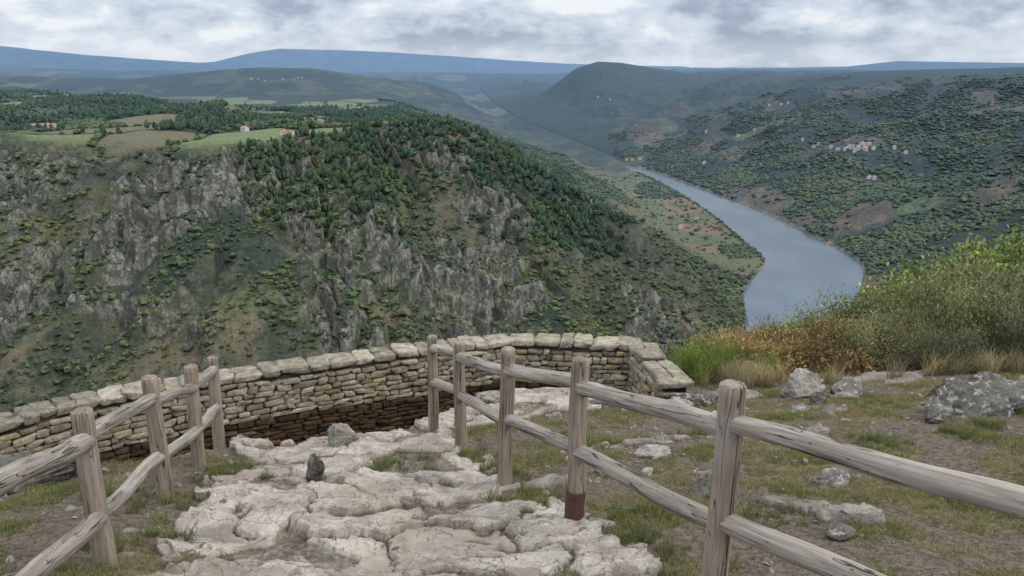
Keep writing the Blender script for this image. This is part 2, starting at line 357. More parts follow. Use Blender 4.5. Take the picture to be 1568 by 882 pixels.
def mixc(a,b,f): return a*(1-f[...,None])+b*f[...,None]
def terr_mask(x,y,left,far,d,s,cr2): return left*sst(4480,4650,s)*(1-sst(6000,6500,s))*sst(6,14,d)*(1-sst(230,330,d+70*pn(x/120,y/120,226)))*(cr2>.2)
base=mixc(c3((.074,.080,.040))+0*X[...,None],c3((.150,.130,.078)),sst(-.25,.5,fbm(X/110,Y/110,4,201)))
base=mixc(base,c3((.046,.061,.031)),sst(.0,.45,fbm(X/260,Y/260,3,205)+far*.25))
plat=left*sst(.98,1.12,t)*(1-sst(4200,5200,R))
F1,F2,cid,_,_=worley(X/150+.2*pn(X/90,Y/90,4),Y/210,77);cr=(cid&1023)/1023.
base=mixc(base,c3((.044,.060,.029)),plat*.85)
fl1=plat*(cr>.72)*sst(.03,.08,F2-F1);fl2=plat*(cr<.14)*sst(.03,.08,F2-F1)
base=mixc(base,c3((.21,.25,.11)),fl1*.9)
base=mixc(base,c3((.21,.18,.10)),fl2*.8)
farf=sst(3600,4600,R)
base=mixc(base,c3((.022,.036,.022)),farf)
base=mixc(base,c3((.085,.088,.046)),farf*sst(.0,.35,fbm(X/300,Y/420,5,215)))
F1,F2,cid,_,_=worley(X/220+.5*pn(X/200,Y/200,14),Y/420,79);cr3=(cid&1023)/1023.
base=mixc(base,c3((.15,.16,.09)),farf*(cr3>.88)*sst(.02,.08,F2-F1)*(1-sst(7000,9500,R)))
east=(~left)&(R>1200)
F1,F2,cid,_,_=worley(X/110+.4*pn(X/120,Y/120,6),Y/150,78);cr2=(cid&1023)/1023.
zone=sst(-.2,.2,fbm(X/520,Y/520,3,221))*(1-farf)
base=mixc(base,c3((.028,.041,.023)),east*.9)  # east slopes: woodland ground tone with cloud shade painted into the colour
base=mixc(base,c3((.15,.110,.075)),east*(cr2>.68)*zone*.85)
base=mixc(base,c3((.13,.16,.07)),east*(cr2<.07)*zone)
terr=terr_mask(X,Y,left,far,d,s,cr2)
band=.5+.5*np.sin(Z/6*2*np.pi)
base=mixc(base,c3((.25,.165,.095)),terr*.95*(.65+.35*band))
base=mixc(base,c3((.13,.15,.065)),terr*((cr2>.82)|(cr2<.32))*.85)
base=mixc(base,c3((.11,.165,.035)),left*sst(.25,.5,fbm(X/140+5,Y/90,3,231))*sst(.3,.5,t)*(1-sst(.6,.95,t))*.7)
shore=(np.abs(d-4)<5.5)*(s<6400);base=mixc(base,c3((.19,.17,.145)),shore*1.)
rockable=face*(1-.9*far)*left*(.25+.75*crag)+(~left)*.08
mk=np.stack([np.clip(rockable,0,1),np.clip(fl1+fl2+terr,0,1)*1.,0*X],-1)
ter=mesh_np('canyon_terrain',np.stack([X,Y,Z],-1).reshape(-1,3),grid_faces(*X.shape)[:,::-1],[MT_FAR],True,cols={'col':base.reshape(-1,3),'msk':mk.reshape(-1,3)})
RL=RIVER[RIVER[:,1]<3600];dd=np.gradient(RL[:,:2],axis=0);dd/=np.linalg.norm(dd,axis=1)[:,None];nn=np.column_stack([-dd[:,1],dd[:,0]])
wv=np.vstack([np.column_stack([RL[:,:2]+nn*(RL[:,2:3]+6),np.full(len(RL),WL)]),np.column_stack([RL[:,:2]-nn*(RL[:,2:3]+6),np.full(len(RL),WL)])])
n=len(RL);mesh_np('river',wv,np.array([[i,i+n,i+n+1,i+1] for i in range(n-1)]),[MT_WAT])
# ------------------------------------------------------------------ placing farmhouses on the terrain by bearing and dip
AR=np.concatenate([np.linspace(600,1400,400),np.geomspace(1400,8000,800)])
def survey(tb,te):
    y=AR;z=far_h(tb*y,y);i=np.argmax(z>=te*y)
    return (tb*y[i],y[i],z[i])
def plainfar(name,c,r=.8):
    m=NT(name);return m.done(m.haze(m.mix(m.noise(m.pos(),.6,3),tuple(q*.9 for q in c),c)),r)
MH=[plainfar('white_render',(.66,.65,.62)),plainfar('clay_tiles',(.40,.17,.095)),plainfar('dark_window',(.03,.03,.035)),plainfar('slate_tiles',(.27,.26,.255))]
HP=[]
def house(tb,te,w=13,dp=9,h=6,slate=False,up=0):
    X0,Y0,Z0=survey(tb,te);a=rng.uniform(-.7,.7);HP.append((X0,Y0))
    v=[];f=[];mi=[]
    def quad(p,mt): 
        n=len(v);v.extend(p);f.append(list(range(n,n+len(p))));mi.append(mt)
    hw,hd=w/2,dp/2;rz=h+dp*.28;o=.6;b=-4-up
    quad([(-hw,-hd,b),(hw,-hd,b),(hw,-hd,h),(-hw,-hd,h)],0);quad([(hw,hd,b),(-hw,hd,b),(-hw,hd,h),(hw,hd,h)],0)
    quad([(hw,-hd,b),(hw,hd,b),(hw,hd,h),(hw,0,rz-.1),(hw,-hd,h)],0);quad([(-hw,hd,b),(-hw,-hd,b),(-hw,-hd,h),(-hw,0,rz-.1),(-hw,hd,h)],0)
    R_=3 if slate else 1;e=h-.35
    quad([(-hw-o,-hd-o,e),(hw+o,-hd-o,e),(hw+o,0,rz+.1),(-hw-o,0,rz+.1)],R_);quad([(hw+o,hd+o,e),(-hw-o,hd+o,e),(-hw-o,0,rz+.1),(hw+o,0,rz+.1)],R_)
    for i in range(4):
        for zf in (.8,3.6):
            xx=-hw+w*(i+.5)/4
            if zf==.8 and i==1: quad([(xx-.6,-hd-.05,0),(xx+.6,-hd-.05,0),(xx+.6,-hd-.05,2.2),(xx-.6,-hd-.05,2.2)],2)
            else: quad([(xx-.5,-hd-.05,zf),(xx+.5,-hd-.05,zf),(xx+.5,-hd-.05,zf+1.3),(xx-.5,-hd-.05,zf+1.3)],2)
    quad([(hw*.4-.5,.4,rz-.8),(hw*.4+.5,.4,rz-.8),(hw*.4+.5,.4,rz+1.3),(hw*.4-.5,.4,rz+1.3)],0);quad([(hw*.4+.5,1.3,rz-.8),(hw*.4-.5,1.3,rz-.8),(hw*.4-.5,1.3,rz+1.3),(hw*.4+.5,1.3,rz+1.3)],0)
    o_=mesh_np('farmhouse',np.array(v,float),f,MH,False,mi);o_.location=(X0,Y0,Z0+up);o_.rotation_euler=(0,0,a)
for tb,te in [(-.590,-.0745),(-.574,-.0735),(-.567,-.0745)]: house(tb,te,14,9,4.5,False,1)
for tb,te in [(-.272,-.083),(-.262,-.0835),(-.283,-.082)]: house(tb,te,9,7,3.6,False,0)
for tb,te in [(-.33,-.078),(-.12,-.034),(-.105,-.0345)]: house(tb,te,12,8,4.5,False,1)
for i in range(8): house(-.275+rng.normal(0,.022),-.0135-rng.uniform(0,.006),11,8,4.5,True,0)
for i in range(22): house(.43+rng.normal(0,.019),-.100+rng.normal(0,.003),rng.uniform(8,13),8,rng.uniform(4.5,6),i%3>0,2)
for tb,te in [(.375,-.098),(.38,-.096),(.475,-.100),(.49,-.106),(.455,-.138),(.448,-.137),(.33,-.047),(.338,-.046),(.315,-.049),(.12,-.042),(.105,-.0385),(.28,-.085),(.24,-.08),(.15,-.114),(.16,-.113),(.143,-.1145),(.215,-.20),(.24,-.118),(.235,-.19),(.36,-.09),(.30,-.078)]: house(tb,te,rng.uniform(8,12),8,5,rng.random()<.5,2)
HP=np.array(HP)
def clear(x,y,r=22):
    ok=np.ones(len(x),bool)
    for hx,hy in HP: ok&=~((np.abs(x-hx)<r)&(y<hy+r*.6)&(y>hy-r*2))
    return ok
# ------------------------------------------------------------------ instancing
def scatter(name,pts,rot,scl,tm):
    me=bpy.data.meshes.new(name);me.vertices.add(len(pts));me.vertices.foreach_set('co',np.asarray(pts,np.float32).ravel())
    a=me.attributes.new('rot','FLOAT_VECTOR','POINT');a.data.foreach_set('vector',np.asarray(rot,np.float32).ravel())
    a=me.attributes.new('scl','FLOAT_VECTOR','POINT');a.data.foreach_set('vector',np.asarray(scl,np.float32).ravel())
    o=bpy.data.objects.new(name,me);COL.objects.link(o)
    g=bpy.data.node_groups.new(name+'_gn','GeometryNodeTree')
    g.interface.new_socket('Geometry',in_out='INPUT',socket_type='NodeSocketGeometry');g.interface.new_socket('Geometry',in_out='OUTPUT',socket_type='NodeSocketGeometry')
    gi=g.nodes.new('NodeGroupInput');go=g.nodes.new('NodeGroupOutput');ob=g.nodes.new('GeometryNodeObjectInfo');ob.inputs['Object'].default_value=tm
    ip=g.nodes.new('GeometryNodeInstanceOnPoints');r=g.nodes.new('GeometryNodeInputNamedAttribute');r.data_type='FLOAT_VECTOR';r.inputs[0].default_value='rot'
    q=g.nodes.new('GeometryNodeInputNamedAttribute');q.data_type='FLOAT_VECTOR';q.inputs[0].default_value='scl'
    l=g.links.new;l(gi.outputs[0],ip.inputs['Points']);l(ob.outputs['Geometry'],ip.inputs['Instance']);l(r.outputs['Attribute'],ip.inputs['Rotation']);l(q.outputs['Attribute'],ip.inputs['Scale']);l(ip.outputs[0],go.inputs[0])
    md=o.modifiers.new('instances','NODES');md.node_group=g;return o
def randrot(n,tilt=.0): return np.column_stack([rng.normal(0,tilt,n),rng.normal(0,tilt,n),rng.uniform(0,6.28,n)])
iv,if_=icos(2)
def crown(name,kind,seed):
    v=iv.copy();nz=fbm(v[:,0]*1.7+seed,v[:,1]*1.7+v[:,2]*1.9,3,seed)
    v=v*(1+.5*nz)[:,None]
    if kind=='pine':
        h=(v[:,2]+1)/2;v[:,0]*=.36*(1.25-.8*h);v[:,1]*=.36*(1.25-.8*h);v[:,2]=h*1.0+.12;c=(.026,.047,.020)
        zz=np.array([[-.03,-.03,-.1],[.03,-.03,-.1],[0,.04,-.1],[0,0,.6]])
    else:
        v[:,0]*=.5;v[:,1]*=.5;v[:,2]=v[:,2]*.42+.25;c=(.048,.064,.028)
        zz=np.array([[-.04,-.04,-.15],[.04,-.04,-.15],[0,.05,-.15],[0,0,.4]])
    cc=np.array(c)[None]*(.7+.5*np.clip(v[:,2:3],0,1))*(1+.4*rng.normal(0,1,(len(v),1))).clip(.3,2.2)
    n0=len(v);v=np.vstack([v,zz]);f=np.vstack([if_,np.array([[n0,n0+1,n0+3],[n0+1,n0+2,n0+3],[n0+2,n0,n0+3]])])
    cc=np.vstack([cc,np.tile([.05,.04,.03],(4,1))])
    return mesh_np(name,v,f,[MT_TREE],False,cols={'col':cc},link=False)
PT=[crown('pine_crown','pine',1),crown('pine_crown','pine',2)];BT=[crown('oak_crown','oak',3),crown('oak_crown','oak',4)]
def wedge(n,y0,y1,tb0=-.75,tb1=.75):
    y=np.sqrt(rng.uniform(y0*y0,y1*y1,n));return rng.uniform(tb0,tb1,n)*y,y
# plateau + slope forest
x,y=wedge(120000,1000,3700,-.72,.3);z,d,lf,s,fa,fc,tt,cg=far_h(x,y,True);lf=lf.astype(bool)
F1,F2,cid,_,_=worley(x/150+.2*pn(x/90,y/90,4),y/210,77);cr=(cid&1023)/1023.
field=((cr>.72)|(cr<.14))&(F2-F1>.04)
den=fbm(x/230,y/230,3,301)
ok=lf&(~field)&(tt>1.0)&(den+rng.normal(0,.25,len(x))>-.16+1.3*sst(2400,3700,y))&clear(x,y)&(d<2600)
edge_f=lf&(tt>.42)&(tt<=1.05)&(x/y>-.34)&(d>330)&(den+rng.normal(0,.25,len(x))+.5*sst(-.34,-.2,x/y)*sst(.5,.8,tt)>.12+.9*sst(2400,3300,y))
edge_f|=lf&(tt>.42)&(tt<=1.05)&(x/y>-.34)&(s<4450)&(den+rng.normal(0,.25,len(x))+.5*sst(-.34,-.2,x/y)*sst(.5,.8,tt)>.12)
idx=np.where(ok|edge_f)[0];sz=rng.gamma(9,1.0,len(idx)).clip(4,13)*(1-.3*sst(2500,3700,y[idx]))
pp=np.column_stack([x,y,z])[idx];isp=((fbm(x/300,y/300,2,305)[idx]+rng.normal(0,.2,len(idx)))>-.05)|(edge_f[idx]&(rng.random(len(idx))<.75))
for q in (0,1):
    w=isp&((np.arange(len(idx))%2)==q);scatter('pine_forest',pp[w],randrot(w.sum(),.04),np.repeat(sz[w][:,None],3,1)*[1,1,1.1],PT[q])
    w=(~isp)&((np.arange(len(idx))%2)==q);scatter('oak_forest',pp[w],randrot(w.sum(),.08),np.repeat(sz[w][:,None]*.85,3,1)*[1.25,1.25,1],BT[q])
# canyon shrubs
x,y=wedge(280000,640,3100,-.72,.42);z,d,lf,s,fa,fc,tt,cg=far_h(x,y,True);lf=lf.astype(bool)
zx=far_h(x+4,y);zy=far_h(x,y+4);slp=np.hypot(zx-z,zy-z)/4
F1,F2,cid,_,_=worley(x/110+.4*pn(x/120,y/120,6),y/150,78);cr2=(cid&1023)/1023.
tm_=terr_mask(x,y,lf,fa,d,s,cr2)
den=fbm(x/85,y/85,3,311)+.35*fa+.3*fbm(x/30,y/30,2,312)+.2*sst(.5,.1,tt)
ok=lf&(d>6)&(tt<1.02)&(slp<1.4+.3*fa)&(den+rng.normal(0,.25,len(x))>-.14)&~((tm_>.2)&(rng.random(len(x))<.94))
idx=np.where(ok)[0];sz=rng.gamma(2.0,1.35,len(idx)).clip(1.0,9)+2.0*fa[idx]*(tm_[idx]<.2)+1.0*sst(.4,0,tt[idx])
pp=np.column_stack([x,y,z])[idx]
for q in (0,1):
    w=(np.arange(len(idx))%2)==q;n_=w.sum();scatter('canyon_shrubs',pp[w],randrot(n_,.2),np.repeat(sz[w][:,None],3,1)*np.column_stack([rng.uniform(.9,1.8,n_),rng.uniform(.9,1.5,n_),rng.uniform(.7,1.1,n_)]),BT[q])
# eastern bank woods
x,y=wedge(170000,1150,3900,.12,.72);z,d,lf,s,fa,fc,tt,cg=far_h(x,y,True);lf=lf.astype(bool)
F1,F2,cid,_,_=worley(x/110+.4*pn(x/120,y/120,6),y/150,78);cr2=(cid&1023)/1023.;zo=fbm(x/520,y/520,3,221)
ok=(~lf)&(d>8)&~((cr2>.68)&(zo>-.05)&(rng.random(len(x))<.92))&(fbm(x/160,y/160,4,321)+rng.normal(0,.25,len(x))>-.18+.4*sst(2900,3900,y))&clear(x,y)
idx=np.where(ok)[0];sz=rng.gamma(3.5,1.65,len(idx)).clip(2.5,12)*(1-.3*sst(2500,3900,y[idx]));pp=np.column_stack([x,y,z])[idx]
for q in (0,1):
    w=(np.arange(len(idx))%2)==q;n_=w.sum();scatter('riverside_woodland',pp[w],randrot(n_,.15),np.repeat(sz[w][:,None],3,1)*np.column_stack([rng.uniform(1,1.8,n_),rng.uniform(1,1.6,n_),rng.uniform(.6,1.,n_)]),BT[q])
# ------------------------------------------------------------------ stone wall
def rbox():
    n=5;g=np.array([-1,-.62,0,.62,1]);V={};F=[]
    def vid(p):
        k=tuple(np.round(p,4));return V.setdefault(k,len(V))
    for ax in range(3):
        for sg in(-1,1):
            for i in range(n-1):
                for j in range(n-1):
                    q=[]
                    for a,b in((0,0),(1,0),(1,1),(0,1)):
                        p=[0,0,0];p[ax]=sg;p[(ax+1)%3]=g[i+a];p[(ax+2)%3]=g[j+b];q.append(vid(p))
                    F.append(q if sg>0 else q[::-1])
    P=np.array(list(V.keys()));P/= (np.sum(np.abs(P)**9,1)**(1/9))[:,None]
    return P,np.array(F)
RB,RBF=rbox()
cum=np.concatenate([[0],np.cumsum(np.hypot(*np.diff(WALL,axis=0).T))]);TL=cum[-1]
def wpt(s):
    p=np.array([np.interp(s,cum,WALL[:,0]),np.interp(s,cum,WALL[:,1])]);q=np.array([np.interp(s+.05,cum,WALL[:,0]),np.interp(s+.05,cum,WALL[:,1])]);r_=np.array([np.interp(s-.05,cum,WALL[:,0]),np.interp(s-.05,cum,WALL[:,1])])
    t_=(q-r_);t_/=np.linalg.norm(t_);return p,t_,np.array([t_[1],-t_[0]])
V=[];F=[];C=[];MI=[];off=0
def stone(s,zc,L,H,D,offn,mat,col,rough=.16):
    global off
    p,t_,nv=wpt(s);v=RB.copy();sd=rng.uniform(0,99)
    v=v*(1+rough*np.stack([pn(v[:,1]*1.3+sd,v[:,2]*1.3),pn(v[:,0]*1.3+sd,v[:,2]*1.3+7),pn(v[:,0]*1.2+sd,v[:,1]*1.3+3)],1))
    v[:,2]+=v[:,0]*rng.normal(0,.14);v[:,0]+=v[:,2]*rng.normal(0,.16);v[:,2]*=1+.14*v[:,0]*rng.normal(0,1)
    v=v*[L/2,D/2,H/2]
    w=np.column_stack([p[0]+t_[0]*v[:,0]+nv[0]*(v[:,1]+offn),p[1]+t_[1]*v[:,0]+nv[1]*(v[:,1]+offn),zc+v[:,2]])
    V.append(w);F.append(RBF+off);C.append(np.tile(col,(len(w),1)));MI.append(np.full(len(RBF),mat));off+=len(w)
PAL=np.array([(.39,.355,.285),(.31,.28,.225),(.42,.385,.32),(.27,.245,.20),(.38,.32,.22),(.23,.21,.18),(.45,.42,.36),(.32,.305,.27)])
ZB=-5.72;ZT=-4.40;zz=ZB
for face_side in (1,-1):
    zz=ZB
    while zz<ZT-.04:
        H=min(rng.uniform(.055,.115),ZT-zz+.01);s=rng.uniform(0,.1)
        while s<TL:
            L=rng.uniform(.09,.32)*(1.3 if rng.random()<.2 else 1);wv_=.02*math.sin(s*1.7+zz*3)+.014*math.sin(s*5.1+zz*9)
            col=PAL[rng.integers(len(PAL))]*rng.uniform(.65,1.1)
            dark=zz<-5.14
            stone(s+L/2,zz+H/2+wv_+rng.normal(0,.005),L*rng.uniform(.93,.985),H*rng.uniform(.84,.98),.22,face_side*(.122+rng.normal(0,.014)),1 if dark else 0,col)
            s+=L
        zz+=H
s=0
while s<TL:
    L=rng.uniform(.18,.44);two=rng.random()<.5;H=rng.uniform(.08,.12);col=np.array([.36,.34,.30])*rng.uniform(.55,1.1)
    if two:
        stone(s+L/2,ZT+H/2,L*.97,H,.23,.12,0,col,.22);stone(s+L/2,ZT+H/2,L*.97,H*.95,.22,-.12,0,col*rng.uniform(.85,1.1),.22)
    else: stone(s+L/2,ZT+H/2+rng.normal(0,.006),L*.985,H,.46+rng.normal(0,.03),rng.normal(0,.018),0,col,.22)
    s+=L
ss=np.linspace(0,TL,120);cv=[];
for q in ss:
    p,t_,nv=wpt(q)
    for a,b in((.165,ZB-.4),(.165,ZT+.04),(-.165,ZT+.04),(-.165,ZB-1.5)): cv.append((p[0]+nv[0]*a,p[1]+nv[1]*a,b))
cv=np.array(cv);cf=[]
for i in range(119):
    for j in range(4): a=i*4+j;b=i*4+(j+1)%4;cf.append([a,b,b+4,a+4])
cf+= [[0,1,2,3],[476,479,478,477]];cf=np.array(cf)+off
V.append(cv);F.append(cf);C.append(np.tile([.05,.04,.03],(len(cv),1)));MI.append(np.full(len(cf),2))
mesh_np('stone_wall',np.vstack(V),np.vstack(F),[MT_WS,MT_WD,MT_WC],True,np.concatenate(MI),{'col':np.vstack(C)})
# ------------------------------------------------------------------ boulders
bv,bf=icos(5)
def boulder(name,x,y,size,mat,seed,rz=0,sink=.35,cuts=26,z=None):
    r=np.random.default_rng(seed);v=bv.copy()
    for i in range(cuts):
        n=r.normal(0,1,3);n/=np.linalg.norm(n);dl=r.uniform(.38,.80);q=v@n;e=np.maximum(q-dl,0);v=v-n[None]*(e*.98)[:,None]
    v=v*(1+.10*(fbm(v[:,0]*1.6+seed,v[:,1]*1.6+v[:,2]*1.3,4,seed)+fbm(v[:,2]*2+seed,v[:,1]*2-v[:,0],4,seed+3))+.06*(ridged(v[:,0]*3+v[:,2]*3,v[:,1]*3-v[:,2]*2,4,seed)-.8)-.08*sst(.75,1.,1-2*np.abs(pn(v[:,0]*1.5+seed,v[:,1]*1.5+v[:,2]*2.2,seed+8))))[:,None]
    o=mesh_np(name,v*np.array(size)/2*1.15,bf,[mat],True);zz=float(Hh(np.array([x]),np.array([y]))[0]) if z is None else z
    o.location=(x,y,zz+size[2]*(.5-sink));o.rotation_euler=(r.normal(0,.1),r.normal(0,.1),rz);return o
boulder('boulder',-1.74,7.45,(.50,.36,.42),MT_BLL,3,.3,.2)
boulder('boulder',-1.64,5.95,(.24,.20,.36),MT_BLK,5,.1,.25)
boulder('flat_boulder',-1.35,5.95,(.6,.4,.16),MT_BLL,6,.5)
boulder('boulder',-4.05,6.1,(1.1,.8,.55),MT_BLK,8,.4)
boulder('boulder',-2.7,7.4,(.4,.3,.3),MT_BLL,9)
boulder('flat_boulder',-.25,10.2,(.8,.5,.35),MT_BLL,12)
boulder('flat_boulder',.65,10.6,(1.6,.7,.3),MT_BLL,13,.1)
boulder('flat_boulder',1.5,9.8,(.9,.5,.22),MT_BLD,14,.2)
boulder('boulder',2.5,10.0,(.8,.55,.45),MT_BLD,15,.2);boulder('boulder',2.75,10.6,(.6,.5,.4),MT_BLD,16,.9)
boulder('boulder',2.2,9.5,(.7,.4,.3),MT_BLL,17,.9)
boulder('boulder',4.0,10.3,(.85,.6,.56),MT_BLL,21,.1);boulder('boulder',4.7,10.4,(.9,.5,.36),MT_BLD,22,.7);boulder('boulder',3.95,9.5,(.3,.3,.3),MT_BLD,23)
boulder('lichen_boulder',5.3,8.35,(1.15,.85,.66),MT_BLD,25,.25,.3);boulder('lichen_boulder',4.65,8.0,(.6,.45,.38),MT_BLD,26,.8);boulder('lichen_boulder',5.95,8.7,(.85,.6,.45),MT_BLD,27,.2)
boulder('boulder',1.50,5.35,(.66,.42,.38),MT_BLL,31,.5);boulder('boulder',3.05,7.3,(.34,.28,.3),MT_BLL,32)
boulder('flat_boulder',2.55,5.75,(.45,.35,.2),MT_BLD,33);boulder('flat_boulder',1.35,6.9,(.45,.28,.14),MT_BLL,34,.1);boulder('boulder',1.95,4.2,(.3,.24,.2),MT_BLD,35,.4)
boulder('flat_boulder',4.4,5.9,(.55,.3,.22),MT_BLL,36,-.4);boulder('flat_boulder',.65,6.9,(.5,.3,.13),MT_BLL,37,.3)
boulder('flat_boulder',3.6,4.9,(.42,.26,.16),MT_BLD,38,.7);boulder('flat_boulder',2.35,8.6,(.5,.3,.18),MT_BLL,39,.2);boulder('boulder',3.5,8.9,(.36,.3,.22),MT_BLD,41,.9)
sv,sf=icos(3);tv=sv.copy();
for i in range(12):
    n_=rng.normal(0,1,3);n_/=np.linalg.norm(n_);e=np.maximum(tv@n_-rng.uniform(.4,.8),0);tv=tv-n_[None]*e[:,None]
st_=mesh_np('stone_piece',tv*[.5,.4,.3],sf,[MT_BLL],False,link=False)
x=rng.uniform(-4.5,8,4600);y=rng.uniform(3,11,4600);dzz,rk,gs,tn,pmm=detail(x,y)
ok=(rnd(np.floor(x*3).astype(int),np.floor(y*3).astype(int),5)>.40)&(Hh(x,y)>-5.1)&((pmm<.5)|(rk<.5)|(rng.random(len(x))<.3))
x=x[ok];y=y[ok];z=Hh(x,y)+dzz[ok];sc=rng.gamma(1.4,.024,len(x)).clip(.010,.16)
scatter('loose_stones',np.column_stack([x,y,z]),randrot(len(x),.3),np.repeat(sc[:,None],3,1)*rng.uniform(.7,1.3,(len(x),3)),st_)
# ------------------------------------------------------------------ wooden fences
def log(name,p0,p1,r0,r1,mat,parent,seed,bend=.0,cap=.008):
    p0=Vector(p0);p1=Vector(p1);L=(p1-p0).length;nr,ns=56,32
    h=np.linspace(0,1,nr);h[1]=.006/L;h[-2]=1-.006/L;th=np.linspace(0,2*np.pi,ns,endpoint=False);Hm,T=np.meshgrid(h,th,indexing='ij')
    r=r0+(r1-r0)*Hm;cx,cy=np.cos(T),np.sin(T)
    r=r*(1+.06*pn(cx*1.2+seed,Hm*L*2.2+cy*1.2,seed)+.04*pn(cx*3.2+seed,Hm*L*5+cy*3.2,seed+1)+.025*pn(T*4,Hm*L*1.2,seed+2))
    for kq in range(3):
        a0=(seed*1.7+kq*2.1)%6.28+.5*pn(Hm*L*1.4,Hm*0+seed,seed+5+kq);da=np.abs((T-a0+np.pi)%(2*np.pi)-np.pi)
        r=r-.013*np.clip(1-da/.15,0,1)*sst(0,.25,pn(Hm*L*1.1+seed,Hm*0+3.3,seed+8+kq)+.2)
    e=np.minimum(Hm,1-Hm)*L;r=r-cap*(1-np.clip(e/.006,0,1))
    bx=bend*np.sin(Hm*np.pi)+.016*pn(Hm*L*1.3+seed,Hm*0,seed);by=.016*pn(Hm*L*1.3+seed,Hm*0+4,seed)
    v=np.stack([r*cx+bx,r*cy+by,Hm*L],-1).reshape(-1,3)
    i=np.arange(nr-1)[:,None]*ns+np.arange(ns)[None,:];j=np.arange(nr-1)[:,None]*ns+((np.arange(ns)+1)%ns)[None,:]
    f=np.stack([i,j,j+ns,i+ns],-1).reshape(-1,4).tolist();n=len(v);v=np.vstack([v,[bx[0,0],by[0,0],0],[bx[-1,0],by[-1,0],L+.004]])
    for k in range(ns): f.append([k,n,(k+1)%ns]);f.append([(nr-1)*ns+k,(nr-1)*ns+(k+1)%ns,n+1])
    o=mesh_np(name,v,f,[mat],True,parent=parent);o.location=p0;o.rotation_mode='QUATERNION';o.rotation_quaternion=(p1-p0).to_track_quat('Z','Y');return o
def fence(name,posts,rails,rad):
    e=bpy.data.objects.new(name,None);COL.objects.link(e)
    for i,(b,tp) in enumerate(posts):
        log(f'post_{i+1}',(b[0],b[1],b[2]-.3),tp,rad*1.06,rad*.96,MT_POST,e,seed=3+i*5+int(rad*1000))
    for i,(u,l) in enumerate(rails):
        for nm,(a,b) in (('upper_rail',u),('lower_rail',l)):
            log(f'{nm}_{i+1}',a,b,.047+rng.normal(0,.003),.045,MT_RAIL,e,seed=40+i*3+(nm=='upper_rail')*50,bend=rng.normal(0,.012))
    return e
RP=[((-.91,8.4,-3.98),(-.885,8.4,-2.90)),((-.52,7.2,-3.63),(-.50,7.2,-2.55)),((-.065,5.8,-3.18),(-.035,5.8,-2.10)),((.41,4.65,-2.84),(.425,4.65,-1.75)),((.905,3.1,-2.45),(.925,3.1,-1.28)),((1.68,1.25,-1.95),(1.68,1.25,-.78))]
RU=[-3.06,-2.69,-2.285,-1.935,-1.47,-.99];RLw=[-3.47,-3.08,-2.71,-2.38,-1.94,-1.40]
def railset(P,U,Lw):
    out=[]
    for i in range(len(P)-1):
        a=P[i][1];b=P[i+1][1];o=.012*(-1)**i
        out.append((((a[0],a[1],U[i]+o),(b[0],b[1],U[i+1]+o)),((a[0],a[1],Lw[i]+o),(b[0],b[1],Lw[i+1]+o))))
    return out
fr=fence('wooden_fence',RP,railset(RP,RU,RLw),.058)
sl_=log('metal_sleeve',(.41,4.65,-2.95),(.4125,4.65,-2.66),.066,.066,MT_RUST,fr,9,cap=.003)
LP=[((-3.08,7.6,-3.93),(-3.04,7.6,-2.85)),((-2.81,6.4,-3.56),(-2.75,6.4,-2.48)),((-2.58,5.3,-3.15),(-2.585,5.3,-2.14)),((-2.30,3.9,-2.83),(-2.285,3.9,-1.76)),((-1.72,2.05,-2.25),(-1.72,2.05,-1.1))]
LU=[-3.0,-2.67,-2.31,-1.93,-1.27];LL=[-3.41,-3.06,-2.77,-2.40,-1.72]
fl=fence('wooden_fence',LP,railset(LP,LU,LL),.058)
# ------------------------------------------------------------------ grass
def blades(name,n,rad,h0,h1,w,cols,mat,lean=.5,segs=2):
    V=[];F=[];C=[];o=0
    for i in range(n):
        a=rng.uniform(0,6.28);r_=rad*math.sqrt(rng.random());bx,by=r_*math.cos(a),r_*math.sin(a);h=rng.uniform(h0,h1);la=rng.uniform(0,6.28);ll=h*lean*rng.uniform(.2,1.2);wa=rng.uniform(0,3.14);wx,wy=w*math.cos(wa),w*math.sin(wa)
        c=np.array(cols[rng.integers(len(cols))])*rng.uniform(.7,1.25)
        for k in range(segs+1):
            t_=k/segs;q=1-t_*.92;px=bx+ll*math.cos(la)*t_**1.7;py=by+ll*math.sin(la)*t_**1.7;pz=h*t_*(1-.15*t_*lean)-.01
            V+= [(px-wx*q,py-wy*q,pz),(px+wx*q,py+wy*q,pz)];C+=[c*(.65+.5*t_)]*2
        for k in range(segs): F.append([o+2*k,o+2*k+1,o+2*k+3,o+2*k+2])
        o+=2*(segs+1)
    return mesh_np(name,np.array(V),np.array(F),[mat],False,cols={'col':np.array(C)},link=False)
GC=[(.125,.155,.05),(.10,.125,.045),(.18,.19,.075),(.24,.21,.12)];DC=[(.31,.26,.155),(.25,.205,.125),(.17,.13,.08),(.15,.14,.065)]
T1=blades('tuft',34,.07,.025,.07,.0022,GC,MT_GR,.9);T2=blades('dry_tuft',26,.07,.02,.065,.002,DC,MT_GR,1.2);T3=blades('tall_tuft',60,.06,.06,.15,.0024,GC[:3],MT_GR,.8)
n=90000;x=rng.uniform(-7,9.5,n);y=rng.uniform(2.6,13,n);dzz,rk,gs,tn,pmm=detail(x,y);z0=Hh(x,y);z=z0+dzz
okg=(rk<.2)&(gs+rng.normal(0,.2,n)>.38)&(np.abs(x)<.8*y+1)&(z0>-5.3)
idx=np.where(okg)[0];dry=(fbm(x[idx]/.8,y[idx]/.8,3,401)+rng.normal(0,.25,len(idx)))>-.12
pp=np.column_stack([x,y,z])[idx];sc=np.repeat(rng.uniform(.5,1.15,len(idx))[:,None],3,1)
